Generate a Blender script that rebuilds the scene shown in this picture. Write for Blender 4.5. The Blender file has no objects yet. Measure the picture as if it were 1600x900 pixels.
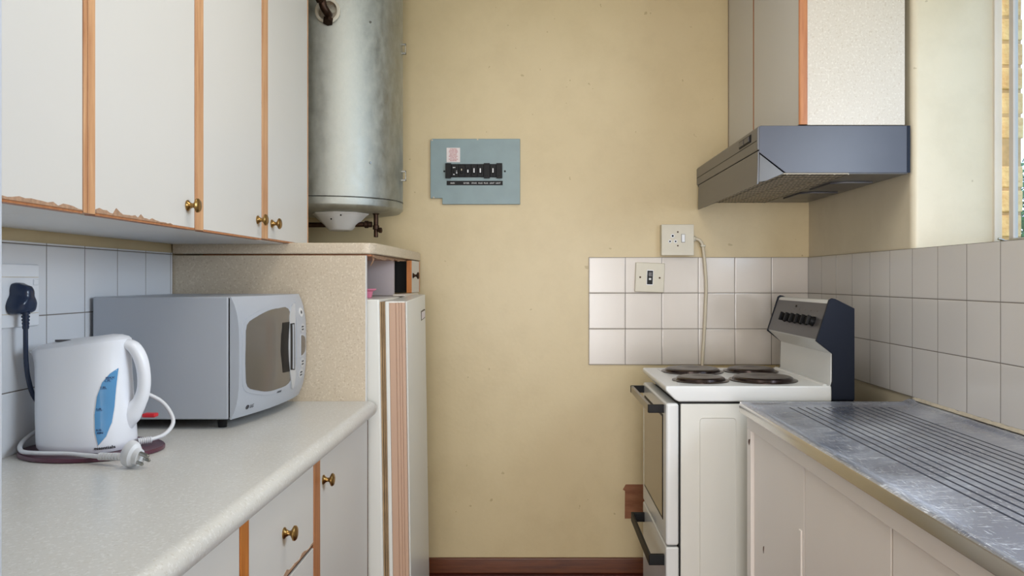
import bpy, bmesh, math, random
from mathutils import Vector, Matrix
random.seed(7)
R = math.radians
H = 1.21            # eye height above the floor; all z below are measured from eye level
C = bpy.context.scene.collection
sc = bpy.context.scene

# ------------------------------------------------------------------ camera, world, lights
cd = bpy.data.cameras.new('camera'); cam = bpy.data.objects.new('camera', cd); C.objects.link(cam)
cd.sensor_width = 36; cd.lens = 36*1250/1600
cd.shift_x = -35/1600; cd.shift_y = -12/1600; cd.clip_start = .02
cam.location = (0, 0, H); cam.rotation_euler = (R(90), 0, 0)
sc.camera = cam
vs = sc.view_settings
vs.view_transform = 'Standard'; vs.look = 'None'; vs.gamma = 1; vs.use_curve_mapping = False
vs.exposure = 0.19
w = bpy.data.worlds.new('sky'); sc.world = w; w.use_nodes = True
bg = w.node_tree.nodes['Background']; bg.inputs[0].default_value = (.78, .89, 1, 1); bg.inputs[1].default_value = 2.4
sc.cycles.max_bounces = 8

def area(name, loc, rot, sx, sy, power, col):
    l = bpy.data.lights.new(name, 'AREA'); l.shape = 'RECTANGLE'; l.size = sx; l.size_y = sy
    l.energy = power; l.color = col
    o = bpy.data.objects.new(name, l); C.objects.link(o); o.location = (loc[0], loc[1], loc[2]+H); o.rotation_euler = rot
    return o
area('overhead_fill', (.05, 1.5, 1.27), (0, 0, 0), .6, 1.1, 9.5, (1, .94, .87))  # added soft fill from above, no fixture is modelled
area('rear_fill', (0, -4.9, -.15), (R(90), 0, 0), 2.1, 1.9, 150, (.98, .98, 1))  # added frontal fill behind the camera, the rear wall has no window
area('window_light', (1.36, 1.05, .42), (0, R(90), 0), .6, .95, 17, (.74, .86, 1))

# ------------------------------------------------------------------ materials
def lin(c): 
    c = c/255
    return c/12.92 if c <= .04045 else ((c+.055)/1.055)**2.4
def rgb(t): return (lin(t[0]), lin(t[1]), lin(t[2]), 1)
class Nt:
    def __init__(s, name):
        s.m = bpy.data.materials.new(name); s.m.use_nodes = True; s.t = s.m.node_tree
        s.b = s.t.nodes['Principled BSDF']; s.co = s.t.nodes.new('ShaderNodeTexCoord').outputs['Object']
    def n(s, typ, **kw):
        nd = s.t.nodes.new(typ)
        for k, v in kw.items():
            if k.startswith('i_'): nd.inputs[k[2:].replace('_', ' ')].default_value = v
            else: setattr(nd, k, v)
        return nd
    def l(s, a, b): s.t.links.new(a, b)
    def math(s, op, a, b=None, c=None):
        nd = s.t.nodes.new('ShaderNodeMath'); nd.operation = op
        for i, v in enumerate((a, b, c)):
            if v is None: continue
            if isinstance(v, (int, float)): nd.inputs[i].default_value = v
            else: s.l(v, nd.inputs[i])
        return nd.outputs[0]
    def mapped(s, scale):
        mp = s.n('ShaderNodeMapping'); mp.inputs['Scale'].default_value = scale; s.l(s.co, mp.inputs['Vector']); return mp.outputs[0]
    def noise(s, scale, detail=3, vec=None, rough=.5):
        nd = s.n('ShaderNodeTexNoise'); nd.inputs['Scale'].default_value = scale; nd.inputs['Detail'].default_value = detail
        nd.inputs['Roughness'].default_value = rough
        s.l(vec or s.co, nd.inputs['Vector']); return nd.outputs['Fac']
    def ramp(s, fac, stops):
        nd = s.n('ShaderNodeValToRGB'); cr = nd.color_ramp
        while len(cr.elements) < len(stops): cr.elements.new(.5)
        for e, (p, c) in zip(cr.elements, stops): e.position = p; e.color = c
        s.l(fac, nd.inputs[0]); return nd.outputs[0]
    def mix(s, fac, a, b):
        nd = s.n('ShaderNodeMix', data_type='RGBA')
        if isinstance(fac, (int, float)): nd.inputs[0].default_value = fac
        else: s.l(fac, nd.inputs[0])
        for i, v in ((6, a), (7, b)):
            if isinstance(v, tuple): nd.inputs[i].default_value = v
            else: s.l(v, nd.inputs[i])
        return nd.outputs[2]
    def bump(s, h, strength=.2, dist=.002):
        nd = s.n('ShaderNodeBump'); nd.inputs['Strength'].default_value = strength; nd.inputs['Distance'].default_value = dist
        s.l(h, nd.inputs['Height']); s.l(nd.outputs[0], s.b.inputs['Normal'])
    def base(s, c, rough=.5, metal=0):
        if isinstance(c, tuple): s.b.inputs['Base Color'].default_value = c
        else: s.l(c, s.b.inputs['Base Color'])
        s.b.inputs['Roughness'].default_value = rough; s.b.inputs['Metallic'].default_value = metal

def plain(name, c, rough=.45, metal=0, var=.06, scale=6, bump=0):
    s = Nt(name); a = rgb(c); k = 1-var
    col = s.ramp(s.noise(scale, 4), [(.3, (a[0]*k, a[1]*k, a[2]*k, 1)), (.7, a)])
    s.base(col, rough, metal)
    if bump: s.bump(s.noise(180, 3), bump, .001)
    return s.m
def wall_mat(name, c1, c2, grime_shade):
    s = Nt(name)
    col = s.ramp(s.noise(1.6, 5), [(.3, rgb(c1)), (.7, rgb(c2))])
    sp = s.noise(30, 2); m = s.math('GREATER_THAN', sp, .765)
    col = s.mix(s.math('MULTIPLY', m, .45), col, rgb(grime_shade))
    fi = s.noise(5, 6, rough=.7)
    col = s.mix(s.math('MULTIPLY', s.math('SUBTRACT', fi, .45), .5), col, rgb(grime_shade))
    s.base(col, .38); s.bump(s.noise(60, 4), .18, .002)
    return s.m
def wood(name, c1, c2, scale=(40, 40, 3), rough=.4):
    s = Nt(name); v = s.mapped(scale)
    s.base(s.ramp(s.noise(1.5, 6, v, .65), [(.3, rgb(c1)), (.7, rgb(c2))]), rough)
    s.bump(s.noise(3, 3, v), .1); return s.m
def speckle(name, basec, dark, light, rough=.35):
    s = Nt(name)
    a = s.ramp(s.noise(2.5, 4), [(.3, rgb(tuple(x*.96 for x in basec))), (.7, rgb(basec))])
    n1 = s.noise(170, 2); n2 = s.noise(130, 2, s.mapped((1.3, 1.1, 1.2)))
    a = s.mix(s.math('MULTIPLY', s.math('GREATER_THAN', n1, .63), .4), a, rgb(dark))
    a = s.mix(s.math('MULTIPLY', s.math('GREATER_THAN', n2, .60), .45), a, rgb(light))
    s.base(a, rough); s.bump(n1, .06, .001); return s.m
def tiles(name, ua, u0, us, va, v0, vsz, c):
    s = Nt(name); sep = s.n('ShaderNodeSeparateXYZ'); s.l(s.co, sep.inputs[0])
    def line(ax, o, size):
        f = s.math('FRACT', s.math('ADD', s.math('DIVIDE', s.math('SUBTRACT', sep.outputs[ax], o), size), 100))
        d = s.math('ABSOLUTE', s.math('SUBTRACT', f, .5))
        return s.math('SUBTRACT', .5, d), f
    lu, fu = line(ua, u0, us); lv, fv = line(va, v0, vsz)
    d = s.math('MINIMUM', s.math('MULTIPLY', lu, us), s.math('MULTIPLY', lv, vsz))
    g = s.math('LESS_THAN', d, .0012)
    # slight tone differences from tile to tile
    fl = s.math('ADD', s.math('MULTIPLY', s.math('FLOOR', s.math('DIVIDE', s.math('SUBTRACT', sep.outputs[ua], u0), us)), 3.7),
                s.math('MULTIPLY', s.math('FLOOR', s.math('DIVIDE', s.math('SUBTRACT', sep.outputs[va], v0), vsz)), 7.3))
    wn = s.n('ShaderNodeTexWhiteNoise', noise_dimensions='1D'); s.l(fl, wn.inputs['W'])
    a = s.mix(s.math('MULTIPLY', wn.outputs['Value'], .35), rgb(c), rgb(tuple(x*.93 for x in c)))
    s.base(s.mix(g, a, rgb((112, 104, 96))), .16)
    s.l(s.math('ADD', s.math('MULTIPLY', g, .6), .17), s.b.inputs['Roughness'])
    h = s.math('MINIMUM', s.math('MULTIPLY', d, 250), 1)
    s.bump(h, .5, .0012); return s.m
def steel(name, c, r1, r2, vec, bump=.1, spangle=False):
    s = Nt(name); nz = s.noise(14, 6, s.mapped(vec), .7)
    k = tuple(x*.84 for x in c)
    s.base(s.ramp(nz, [(.3, rgb(k)), (.7, rgb(c))]), .3, 1)
    r = s.n('ShaderNodeMapRange'); s.l(nz, r.inputs[0]); r.inputs[1].default_value = .3; r.inputs[2].default_value = .7
    r.inputs[3].default_value = r1; r.inputs[4].default_value = r2; s.l(r.outputs[0], s.b.inputs['Roughness'])
    s.bump(nz, bump, .0015); return s.m

M = {}
M['wall'] = wall_mat('cream wall paint', (207, 188, 146), (214, 196, 156), (150, 125, 80))
M['wall_pale'] = wall_mat('pale cream paint', (208, 197, 172), (216, 206, 184), (150, 135, 105))
M['ceiling'] = plain('white ceiling paint', (228, 226, 220), .8)
M['floor'] = plain('dark red floor', (84, 28, 22), .3, 0, .3)
M['skirting'] = wood('brown skirting wood', (74, 36, 18), (120, 66, 34), (3, 40, 40), .35)
M['door'] = plain('cream laminate door', (214, 211, 205), .38, 0, .03, 2)
M['carcass'] = plain('white melamine', (226, 226, 224), .4, 0, .03)
M['lavender'] = plain('pale inner board', (205, 194, 196), .5, 0, .03)
M['edge'] = wood('oak edging', (178, 122, 82), (218, 172, 128))
M['edge_red'] = wood('orange stained edging', (154, 92, 56), (192, 130, 84))
M['edge_y'] = wood('orange brown wood', (168, 92, 30), (206, 130, 55))
M['chip'] = plain('raw chipboard', (184, 146, 116), .8, 0, .35, 120, .5)
M['darkchip'] = plain('dark chipboard', (96, 58, 38), .8, 0, .3, 60)
M['lam'] = speckle('speckled beige laminate', (208, 193, 170), (165, 140, 112), (228, 216, 196))
M['lam_pale'] = speckle('speckled pale laminate', (204, 194, 180), (172, 154, 132), (222, 215, 203))
M['lam_top'] = speckle('speckled grey worktop', (208, 206, 200), (186, 178, 164), (228, 227, 224), .3)
M['tile_back'] = tiles('back wall tiles', 0, .225, .151, 2, .0952-.1480+H, .148, (214, 206, 197))
M['tile_right'] = tiles('right wall tiles', 1, 2.393, .151, 2, .0952-.148+H, .148, (212, 209, 206))
M['tile_left'] = tiles('left wall tiles', 1, 1.924, .151, 2, -.077+H, .154, (222, 224, 228))
M['caulk'] = plain('old white sealant', (212, 202, 182), .7, 0, .2, 40, .4)
M['brass'] = plain('aged brass', (176, 140, 84), .28, 1, .35, 60)
M['bronze'] = plain('tarnished brown brass', (72, 52, 40), .42, .8, .4, 60)
M['galv'] = steel('galvanised steel', (196, 199, 192), .46, .66, (2.2, 2.2, 1.4), .16)
M['white_enamel'] = plain('white enamel', (228, 230, 230), .22, 0, .02, 3)
M['side_enamel'] = plain('aged white enamel', (228, 227, 220), .3, 0, .05, 3)
M['pink_enamel'] = plain('pinkish white enamel', (244, 237, 231), .33, 0, .04, 2)
M['black'] = plain('black plastic', (16, 16, 18), .5)
M['black'].node_tree.nodes['Principled BSDF'].inputs['Specular IOR Level'].default_value = .25
M['void'] = plain('black cavity shade', (8, 8, 9), .8)
M['navy'] = plain('dark blue black enamel', (20, 27, 42), .5)
M['navy'].node_tree.nodes['Principled BSDF'].inputs['Specular IOR Level'].default_value = .2
M['plate'] = plain('cast iron plate', (104, 98, 95), .34, .2, .2, 40)
M['ring'] = plain('dark chrome ring', (52, 40, 38), .2, .6)
M['ctrl'] = plain('dark grey panel', (76, 74, 78), .36)
M['handle_face'] = plain('grey brown handle face', (150, 140, 124), .3, .4)
M['hood'] = plain('slate grey enamel', (68, 69, 80), .34, 0, .1, 8)
M['hood_front'] = plain('grey brown enamel', (94, 92, 92), .32, 0, .1, 8)
M['db'] = plain('grey blue paint', (138, 158, 161), .42, 0, .1, 14, .1)
M['white'] = plain('white plastic', (234, 236, 240), .25, 0, .02)
M['ivory'] = plain('ivory plastic', (214, 207, 188), .35, 0, .06, 20)
M['kettle'] = plain('white kettle plastic', (243, 246, 253), .28, 0, .02)
M['blue'] = plain('blue clear plastic', (96, 158, 208), .12, 0, .12, 12)
M['darkblue'] = plain('dark blue print', (40, 74, 120), .5)
M['print'] = plain('dark print', (50, 52, 60), .5)
M['wprint'] = plain('white print', (225, 225, 225), .5)
M['redprint'] = plain('red print', (190, 90, 96), .5)
M['sticker'] = plain('sticker paper', (232, 222, 220), .6)
M['mw'] = plain('silver grey paint', (182, 188, 198), .38, .1, .03, 2)
M['mwf'] = plain('silver plastic', (182, 188, 198), .32, .15, .03, 3)
M['mwtrim'] = plain('pale silver trim', (206, 210, 216), .28, .3)
M['glassdark'] = plain('smoked door glass', (112, 106, 98), .12, .2, .04, 4)
M['mwdisp'] = plain('smoked display', (60, 52, 50), .15)
M['oven_glass'] = plain('bronze oven glass', (120, 106, 84), .08, .75, .04)
M['maroon'] = plain('maroon plastic', (92, 50, 66), .3, 0, .15, 30)
M['redlamp'] = plain('red switch', (205, 25, 40), .3)
M['pink'] = plain('pink plastic', (224, 130, 158), .4)
M['plug'] = plain('dark blue plug', (32, 46, 72), .2, 0, .1)
M['cordwhite'] = plain('white flex', (226, 228, 232), .35)
M['cream_flex'] = plain('cream flex', (214, 203, 180), .45)
M['fridge'] = plain('fridge white', (224, 224, 218), .28, 0, .02)
M['fridge_brown'] = plain('brown trim', (192, 158, 134), .4, 0, .03, 4)
M['gasket'] = plain('brown gasket', (168, 140, 104), .6, 0, .3, 20)
M['steelpin'] = plain('plated pin', (170, 170, 165), .25, 1)
M['window_frame'] = plain('white window paint', (226, 220, 212), .4)
M['window_steel'] = plain('grey painted steel', (206, 196, 188), .4)
M['green'] = plain('leaf green', (70, 135, 80), .6, 0, .5, 3)
M['bark'] = plain('bark', (90, 72, 55), .9, 0, .3, 10)
M['cardboard'] = wood('brown board patch', (128, 78, 48), (162, 108, 74), (6, 6, 30), .6)
M['doorpaint'] = plain('bluish white door frame paint', (196, 202, 210), .45)

def brick():
    s = Nt('orange face brick'); n = s.noise(9, 5, s.mapped((1, 1, 3)), .7)
    s.base(s.ramp(n, [(.3, rgb((222, 170, 112))), (.6, rgb((248, 214, 156)))]), .85)
    s.bump(s.noise(60, 4), .8, .006); return s.m
M['brick'] = brick()
M['mortar'] = plain('mortar', (214, 178, 132), .9, 0, .2, 60)
def glass():
    s = Nt('window glass'); nt = s.t
    tr = s.n('ShaderNodeBsdfTransparent'); tr.inputs[0].default_value = (.86, .92, 1, 1)
    gl = s.n('ShaderNodeBsdfGlossy'); gl.inputs['Roughness'].default_value = .03
    mx = s.n('ShaderNodeMixShader'); mx.inputs[0].default_value = .08
    s.l(tr.outputs[0], mx.inputs[1]); s.l(gl.outputs[0], mx.inputs[2])
    s.l(mx.outputs[0], nt.nodes['Material Output'].inputs['Surface']); return s.m
M['glass'] = glass()
def bench_steel():
    s = Nt('scratched stainless steel')
    n1 = s.noise(90, 3, s.mapped((5, .35, 1)), .6); n2 = s.noise(80, 3, s.mapped((.35, 5, 1)), .6); big = s.noise(3.5, 2)
    sc1 = s.math('GREATER_THAN', s.math('ADD', n1, s.math('MULTIPLY', big, .25)), .76)
    sc2 = s.math('GREATER_THAN', s.math('ADD', n2, s.math('MULTIPLY', big, .25)), .74)
    sm = s.math('MAXIMUM', sc1, sc2)
    s.base(s.mix(sm, s.ramp(big, [(.35, rgb((176, 185, 208))), (.65, rgb((208, 216, 234)))]), rgb((238, 242, 250))), .25, .86)
    r = s.n('ShaderNodeMapRange'); s.l(big, r.inputs[0])
    r.inputs[1].default_value = .40; r.inputs[2].default_value = .60; r.inputs[3].default_value = .24; r.inputs[4].default_value = .38
    s.l(s.math('ADD', r.outputs[0], s.math('MULTIPLY', sm, .25)), s.b.inputs['Roughness']); return s.m
M['bench'] = bench_steel()
M['grime_shade'] = plain('shaded groove steel', (84, 92, 112), .5, .6, .2, 30)  # shade and dark reflection in the drainer grooves, painted as darker steel
M['bench_edge'] = plain('smooth steel edge', (206, 202, 196), .22, 1, .05, 3)
def filt():
    s = Nt('perforated hood filter'); sep = s.n('ShaderNodeSeparateXYZ'); s.l(s.co, sep.inputs[0])
    def cyc(ax, k): return s.math('FRACT', s.math('MULTIPLY', s.math('ADD', sep.outputs[ax], 5), k))
    a = s.math('GREATER_THAN', cyc(0, 80), .35); b = s.math('GREATER_THAN', cyc(1, 18), .35)
    s.base(s.mix(s.math('MULTIPLY', a, b), rgb((176, 164, 144)), rgb((20, 19, 18))), .5); return s.m
M['filter'] = filt()

# ------------------------------------------------------------------ mesh helpers
class MB:
    def __init__(s): s.bm = bmesh.new()
    def box(s, x0, x1, y0, y1, z0, z1):
        vs = [s.bm.verts.new((x, y, z)) for x in (x0, x1) for y in (y0, y1) for z in (z0, z1)]
        for f in ((0, 1, 3, 2), (4, 6, 7, 5), (0, 4, 5, 1), (2, 3, 7, 6), (0, 2, 6, 4), (1, 5, 7, 3)):
            s.bm.faces.new([vs[i] for i in f])
        return s
    def prism(s, poly, axis, a, b):
        """poly of 2-D points in the two other axes (x,y,z order), extruded along axis from a to b"""
        def P(p, t): return {'x': (t, p[0], p[1]), 'y': (p[0], t, p[1]), 'z': (p[0], p[1], t)}[axis]
        lo = [s.bm.verts.new(P(p, a)) for p in poly]; hi = [s.bm.verts.new(P(p, b)) for p in poly]
        n = len(poly)
        s.bm.faces.new(lo); s.bm.faces.new(hi[::-1])
        for i in range(n): s.bm.faces.new((lo[i], hi[i], hi[(i+1) % n], lo[(i+1) % n]))
        return s
    def lathe(s, prof, c, ax, seg=32, close=True):
        """prof: (distance along axis, radius)"""
        a = Vector(ax).normalized(); u = a.orthogonal().normalized(); v = a.cross(u); c = Vector(c)
        rings = []
        for h, r in prof:
            rings.append([s.bm.verts.new(c+a*h+(u*math.cos(t)+v*math.sin(t))*max(r, 1e-5)) for t in [2*math.pi*i/seg for i in range(seg)]])
        for p, q in zip(rings, rings[1:]):
            for i in range(seg): s.bm.faces.new((p[i], p[(i+1) % seg], q[(i+1) % seg], q[i]))
        if close: s.bm.faces.new(rings[0][::-1]); s.bm.faces.new(rings[-1])
        return s
    def loft(s, rings, cap=True, loop=True):
        rs = [[s.bm.verts.new(p) for p in r] for r in rings]; n = len(rs[0])
        for p, q in zip(rs, rs[1:]):
            for i in range(n if loop else n-1): s.bm.faces.new((p[i], p[(i+1) % n], q[(i+1) % n], q[i]))
        if cap: s.bm.faces.new(rs[0][::-1]); s.bm.faces.new(rs[-1])
        return s
    def tube(s, pts, r, seg=10, smooth=4):
        P = [Vector(p) for p in pts]
        if smooth:
            Q = []
            for i in range(len(P)-1):
                p0 = P[max(i-1, 0)]; p1 = P[i]; p2 = P[i+1]; p3 = P[min(i+2, len(P)-1)]
                for k in range(smooth):
                    t = k/smooth
                    Q.append(.5*((2*p1)+(-p0+p2)*t+(2*p0-5*p1+4*p2-p3)*t*t+(-p0+3*p1-3*p2+p3)*t**3))
            Q.append(P[-1]); P = Q
        rad = r if callable(r) else (lambda t: r)
        d0 = (P[1]-P[0]).normalized(); u = d0.orthogonal().normalized(); rings = []
        for i, p in enumerate(P):
            d = (P[min(i+1, len(P)-1)]-P[max(i-1, 0)]).normalized()
            u = (u-d*u.dot(d)).normalized(); v = d.cross(u); rr = rad(i/(len(P)-1))
            rings.append([p+(u*math.cos(2*math.pi*k/seg)+v*math.sin(2*math.pi*k/seg))*rr for k in range(seg)])
        return s.loft(rings)
    def build(s, name, mat, parent=None, bev=0, smooth=False, seg=2, sub=0):
        bmesh.ops.recalc_face_normals(s.bm, faces=s.bm.faces)
        off = Vector((0, 0, -H)) if parent is None else Vector(parent['o'])
        for v in s.bm.verts: v.co -= off
        me = bpy.data.meshes.new(name); s.bm.to_mesh(me); s.bm.free()
        o = bpy.data.objects.new(name, me); C.objects.link(o); me.materials.append(M[mat] if isinstance(mat, str) else mat)
        if parent is not None: o.parent = parent; o['o'] = tuple(off)
        else: o['o'] = (0., 0., -H)
        if bev:
            m = o.modifiers.new('bevel', 'BEVEL'); m.width = bev; m.segments = seg; m.limit_method = 'ANGLE'; m.angle_limit = R(40)
        if sub:
            m = o.modifiers.new('sub', 'SUBSURF'); m.levels = sub; m.render_levels = sub
        if smooth or bev:
            for f in me.polygons: f.use_smooth = True
            if not sub:
                bpy.context.view_layer.objects.active = o
                m = o.modifiers.new('wn', 'WEIGHTED_NORMAL') if bev else None
                if not bev: me.set_sharp_from_angle(angle=R(38))
                if bev and m: m.keep_sharp = True
        return o
def thing(name, label, cat, loc, group=None):
    o = bpy.data.objects.new(name, None); C.objects.link(o); o.empty_display_size = .05
    o.location = (loc[0], loc[1], loc[2]+H); o['o'] = tuple(map(float, loc)); o['label'] = label; o['category'] = cat
    if group: o['group'] = group
    return o
def tag(o, label, cat, group=None):
    o['label'] = label; o['category'] = cat
    if group: o['group'] = group
    return o
def lab(o, t): o['label'] = t; return o
def struct(o): o['kind'] = 'structure'; return o
def rrect(cx, cy, hx, hy, r, n=6):
    out = []
    for (sx, sy, a0) in ((1, 1, 0), (-1, 1, 90), (-1, -1, 180), (1, -1, 270)):
        for i in range(n+1):
            a = R(a0+90*i/n); out.append((cx+sx*(hx-r)+r*math.cos(a), cy+sy*(hy-r)+r*math.sin(a)))
    return out
def patch(poly, mapfn, thick, step=.02):
    """flat outline laid on a curved surface: mapfn(u, v, d) -> point lifted by d"""
    bm = bmesh.new(); f = bm.faces.new([bm.verts.new((p[0], p[1], 0)) for p in poly])
    if step:
        us = [p[0] for p in poly]; vs_ = [p[1] for p in poly]
        for ax, lo, hi in ((0, min(us), max(us)), (1, min(vs_), max(vs_))):
            t = lo+step
            while t < hi:
                co = (t, 0, 0) if ax == 0 else (0, t, 0); no = (1, 0, 0) if ax == 0 else (0, 1, 0)
                bmesh.ops.bisect_plane(bm, geom=bm.verts[:]+bm.edges[:]+bm.faces[:], plane_co=co, plane_no=no); t += step
    m = MB(); top = {}; bot = {}
    for v in bm.verts:
        top[v] = m.bm.verts.new(mapfn(v.co.x, v.co.y, thick)); bot[v] = m.bm.verts.new(mapfn(v.co.x, v.co.y, -.001))
    for f in bm.faces:
        m.bm.faces.new([top[v] for v in f.verts]); m.bm.faces.new([bot[v] for v in reversed(f.verts)])
    for e in bm.edges:
        if len(e.link_faces) == 1:
            a, b = e.verts; m.bm.faces.new((top[a], top[b], bot[b], bot[a]))
    bm.free(); return m
def text(name, s, size, mapfn, mat, parent, align='LEFT', bold=0):
    """mapfn(u, v, d): text plane to the surface"""
    cu = bpy.data.curves.new('t', 'FONT'); cu.body = s; cu.size = size; cu.align_x = align; cu.extrude = .0003; cu.offset = bold; cu.resolution_u = 3
    o = bpy.data.objects.new('t', cu); C.objects.link(o); bpy.context.view_layer.update()
    me = bpy.data.meshes.new_from_object(o.evaluated_get(bpy.context.evaluated_depsgraph_get()))
    bpy.data.objects.remove(o); off = Vector(parent['o'])
    for v in me.vertices: v.co = Vector(mapfn(v.co.x, v.co.y, v.co.z+.0003))-off
    me.materials.clear(); me.materials.append(M[mat]); me.name = name
    o = bpy.data.objects.new(name, me); C.objects.link(o); o.parent = parent; o['o'] = tuple(off); return o

# ------------------------------------------------------------------ the room
XL, XR, YB, YF, ZF, ZC = -1.087, 1.136, 3.313, -5.0, -H, 1.29
struct(MB().box(-1.4, 1.6, YF-.2, YB+.2, ZF-.1, ZF).build('floor', 'floor'))
struct(MB().box(-1.4, 1.6, YF-.2, YB+.2, ZC, ZC+.1).build('ceiling', 'ceiling'))
struct(MB().box(XL-.15, 1.45, YB, YB+.15, ZF, ZC).build('wall_back', 'wall'))
struct(MB().box(XL-.15, XL, YF, YB, ZF, ZC).build('wall_left', 'wall'))
struct(MB().box(XL-.15, 1.45, YF-.15, YF, ZF, ZC).build('wall_rear', 'wall_pale'))
# right wall with the window opening, plastered reveal 0.24 m deep with a rounded corner
m = MB(); XO = 1.379; YW0, YW1 = .45, 2.405; ZS, ZH = .088, .98
r = .02; arc = [(XR+r-r*math.cos(t), YW1+r-r*math.sin(t)) for t in [R(90*i/6) for i in range(7)]]
m.prism([(XR, YB)]+arc+[(XO, YW1), (XO, YB)], 'z', ZS, ZH)
m.box(XR, XO, YF, YB, ZF, ZS); m.box(XR, XO, YF, YB, ZH, ZC); m.box(XR, XO, YF, YW0, ZS, ZH)
struct(m.build('wall_right', 'wall_pale', smooth=True))
# doorway jamb of the room the photo is taken from
struct(MB().box(XL, -.4665, .64, .705, ZF, ZC).build('trim_1', 'doorpaint', bev=.006))
struct(MB().box(-.66, .52, YB-.014, YB, ZF, -1.146).build('baseboard_back', 'skirting', bev=.004))
# tile splashbacks
struct(MB().box(.225, 1.13, YB-.006, YB, -.349, .0952).build('trim_2', 'tile_back'))
struct(MB().box(1.13, XR, .5, YB-.006, -.349, .0952).build('trim_3', 'tile_right'))
struct(MB().box(XL, -1.081, .8, 2.388, -.362, .082).build('trim_4', 'tile_left'))
# ragged sealant bead between tiles and steel worktop
m = MB(); y = .62; ring = []
while y < 2.385:
    a = random.uniform(.003, .005); b = random.uniform(.0005, .003)
    ring.append([(1.1295-a, y, -.3555), (1.1295, y, -.3555), (1.1295, y, -.349+b), (1.1285-a*.5, y, -.352+b*.4)]); y += .012
m.loft(ring); struct(m.build('trim_5', 'caulk', smooth=True))

# window
wf = MB(); Y0, Y1 = YW0, YW1
for (a, b, c, d) in ((Y1-.008, Y1+.012, ZS, ZH), (Y0, Y0+.02, ZS, ZH), (Y0, Y1, ZS-.004, ZS+.012), (Y0, Y1, ZH-.02, ZH)):
    wf.box(1.379, 1.402, a, b, c, d)
win = struct(wf.build('window_1', 'window_frame', bev=.002))
hx, hy = 1.372, 1.42; ang = R(2.2)     # side-hung steel sash, standing slightly open
def sp(t, d, z): return (hx+t*math.sin(ang)+d*math.cos(ang), hy+t*math.cos(ang)-d*math.sin(ang), z)
def sbox(m, t0, t1, d0, d1, z0, z1):
    vs_ = [m.bm.verts.new(sp(t, d, z)) for t in (t0, t1) for d in (d0, d1) for z in (z0, z1)]
    for f in ((0, 1, 3, 2), (4, 6, 7, 5), (0, 4, 5, 1), (2, 3, 7, 6), (0, 2, 6, 4), (1, 5, 7, 3)): m.bm.faces.new([vs_[i] for i in f])
m = MB(); W_ = .955
sbox(m, W_-.022, W_, 0, .014, ZS+.02, ZH-.02); sbox(m, 0, .03, 0, .014, ZS+.02, ZH-.02)
sbox(m, 0, W_, 0, .014, ZS+.02, ZS+.036); sbox(m, 0, W_, 0, .014, ZH-.04, ZH-.02)
sash = m.build('sash', 'window_steel', win)
m = MB(); sbox(m, .02, W_-.02, .005, .008, ZS+.03, ZH-.03); m.build('pane', 'glass', win)
m = MB(); m.tube([(1.385, 2.352, ZS+.025), (1.395, 2.30, ZS+.03), (1.388, 2.22, ZS+.028)], .005, 8); m.box(1.375, 1.40, 2.34, 2.365, ZS+.012, ZS+.03)
m.tube([(1.38, 2.352, ZS+.03), (1.362, 2.35, ZS+.034)], .004, 8)
m.build('window_stay', 'steelpin', win, bev=.001)
m = MB(); m.box(1.38, 1.402, Y0, .49, ZS, ZH); m.box(1.38, 1.402, 1.38, 1.41, ZS, ZH); m.build('mullion', 'window_frame', win)
# outer brick leaf
bm_ = MB(); mo = MB(); z = -1.2; k = 0
while z < 1.4:
    for i in range(3):
        y = 2.412+i*.235-(.11 if k % 2 else 0); y = max(y, 2.412); y1 = 2.412+(i+1)*.235-(.11 if k % 2 else 0)-.01
        dx = random.uniform(-.004, .005)
        jy = random.uniform(-.006, .003) if i == 0 else 0
        bm_.box(1.402+random.uniform(0, .003), 1.472+dx, y+jy, y1, z, z+.064)
    z += .074; k += 1
struct(bm_.build('wall_outer', 'brick', bev=.004))
struct(MB().box(1.403, 1.4685, 2.4145, 3.1, -1.21, 1.4).build('wall_outer.001', 'mortar'))
struct(MB().box(1.6, 40, -20, 40, -3.1, -3.0).build('ground', 'green'))
tr = thing('tree', 'green leafy tree outside beyond the window', 'tree', (6.4, 10, -3.0))
MB().tube([(6.4, 10, -3), (6.45, 10.05, -1.5), (6.4, 10, 0.4)], lambda t: .16-.08*t, 10).build('trunk', 'bark', tr, smooth=True)
m = MB()
for i in range(3200):
    u = Vector((random.gauss(0, 1), random.gauss(0, 1), random.gauss(0, 1))).normalized()*(random.random()**.4)
    c = Vector((6.45+u.x*.75, 10+u.y*.8, .4+u.z*1.3)); a = Vector((random.gauss(0, 1), random.gauss(0, 1), random.gauss(0, 1))).normalized(); b = a.orthogonal().normalized()
    a *= .07; b *= .035; m.bm.faces.new([m.bm.verts.new(c+p) for p in (a, b, -a, -b)])
m.build('foliage', 'green', tr)

# ------------------------------------------------------------------ knobs and torn edges
def knob(parent, x, y, z, mat='brass', s=1.0):
    prof = [(0, .0115), (.002, .0115), (.005, .0075), (.010, .0048), (.014, .0052), (.017, .010), (.020, .0150), (.023, .0150), (.0255, .0125), (.0265, .006)]
    return lab(MB().lathe([(a*s, b*s) for a, b in prof], (x, y, z), (1, 0, 0), 24).build('knob', mat, parent, smooth=True), 'round brass knob')
def torn(parent, x, pts, name='torn_edge', mat='chip', t=.0012):
    """ragged strip where the laminate has broken away; pts are (y, z) outline"""
    return MB().prism(pts, 'x', x, x+t).build(name, mat, parent)
def ragged(y0, y1, zb, amp, n=26, fade=False):
    up = []
    for i in range(n+1):
        t = i/n; k = amp*(random.uniform(.15, .75) if random.random() < .8 else random.uniform(.8, 1.5))
        if fade: k *= (1-t)**.6+.03
        up.append((y0+(y1-y0)*t, zb+k))
    return [(y0, zb)]+up+[(y1, zb)]

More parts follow.
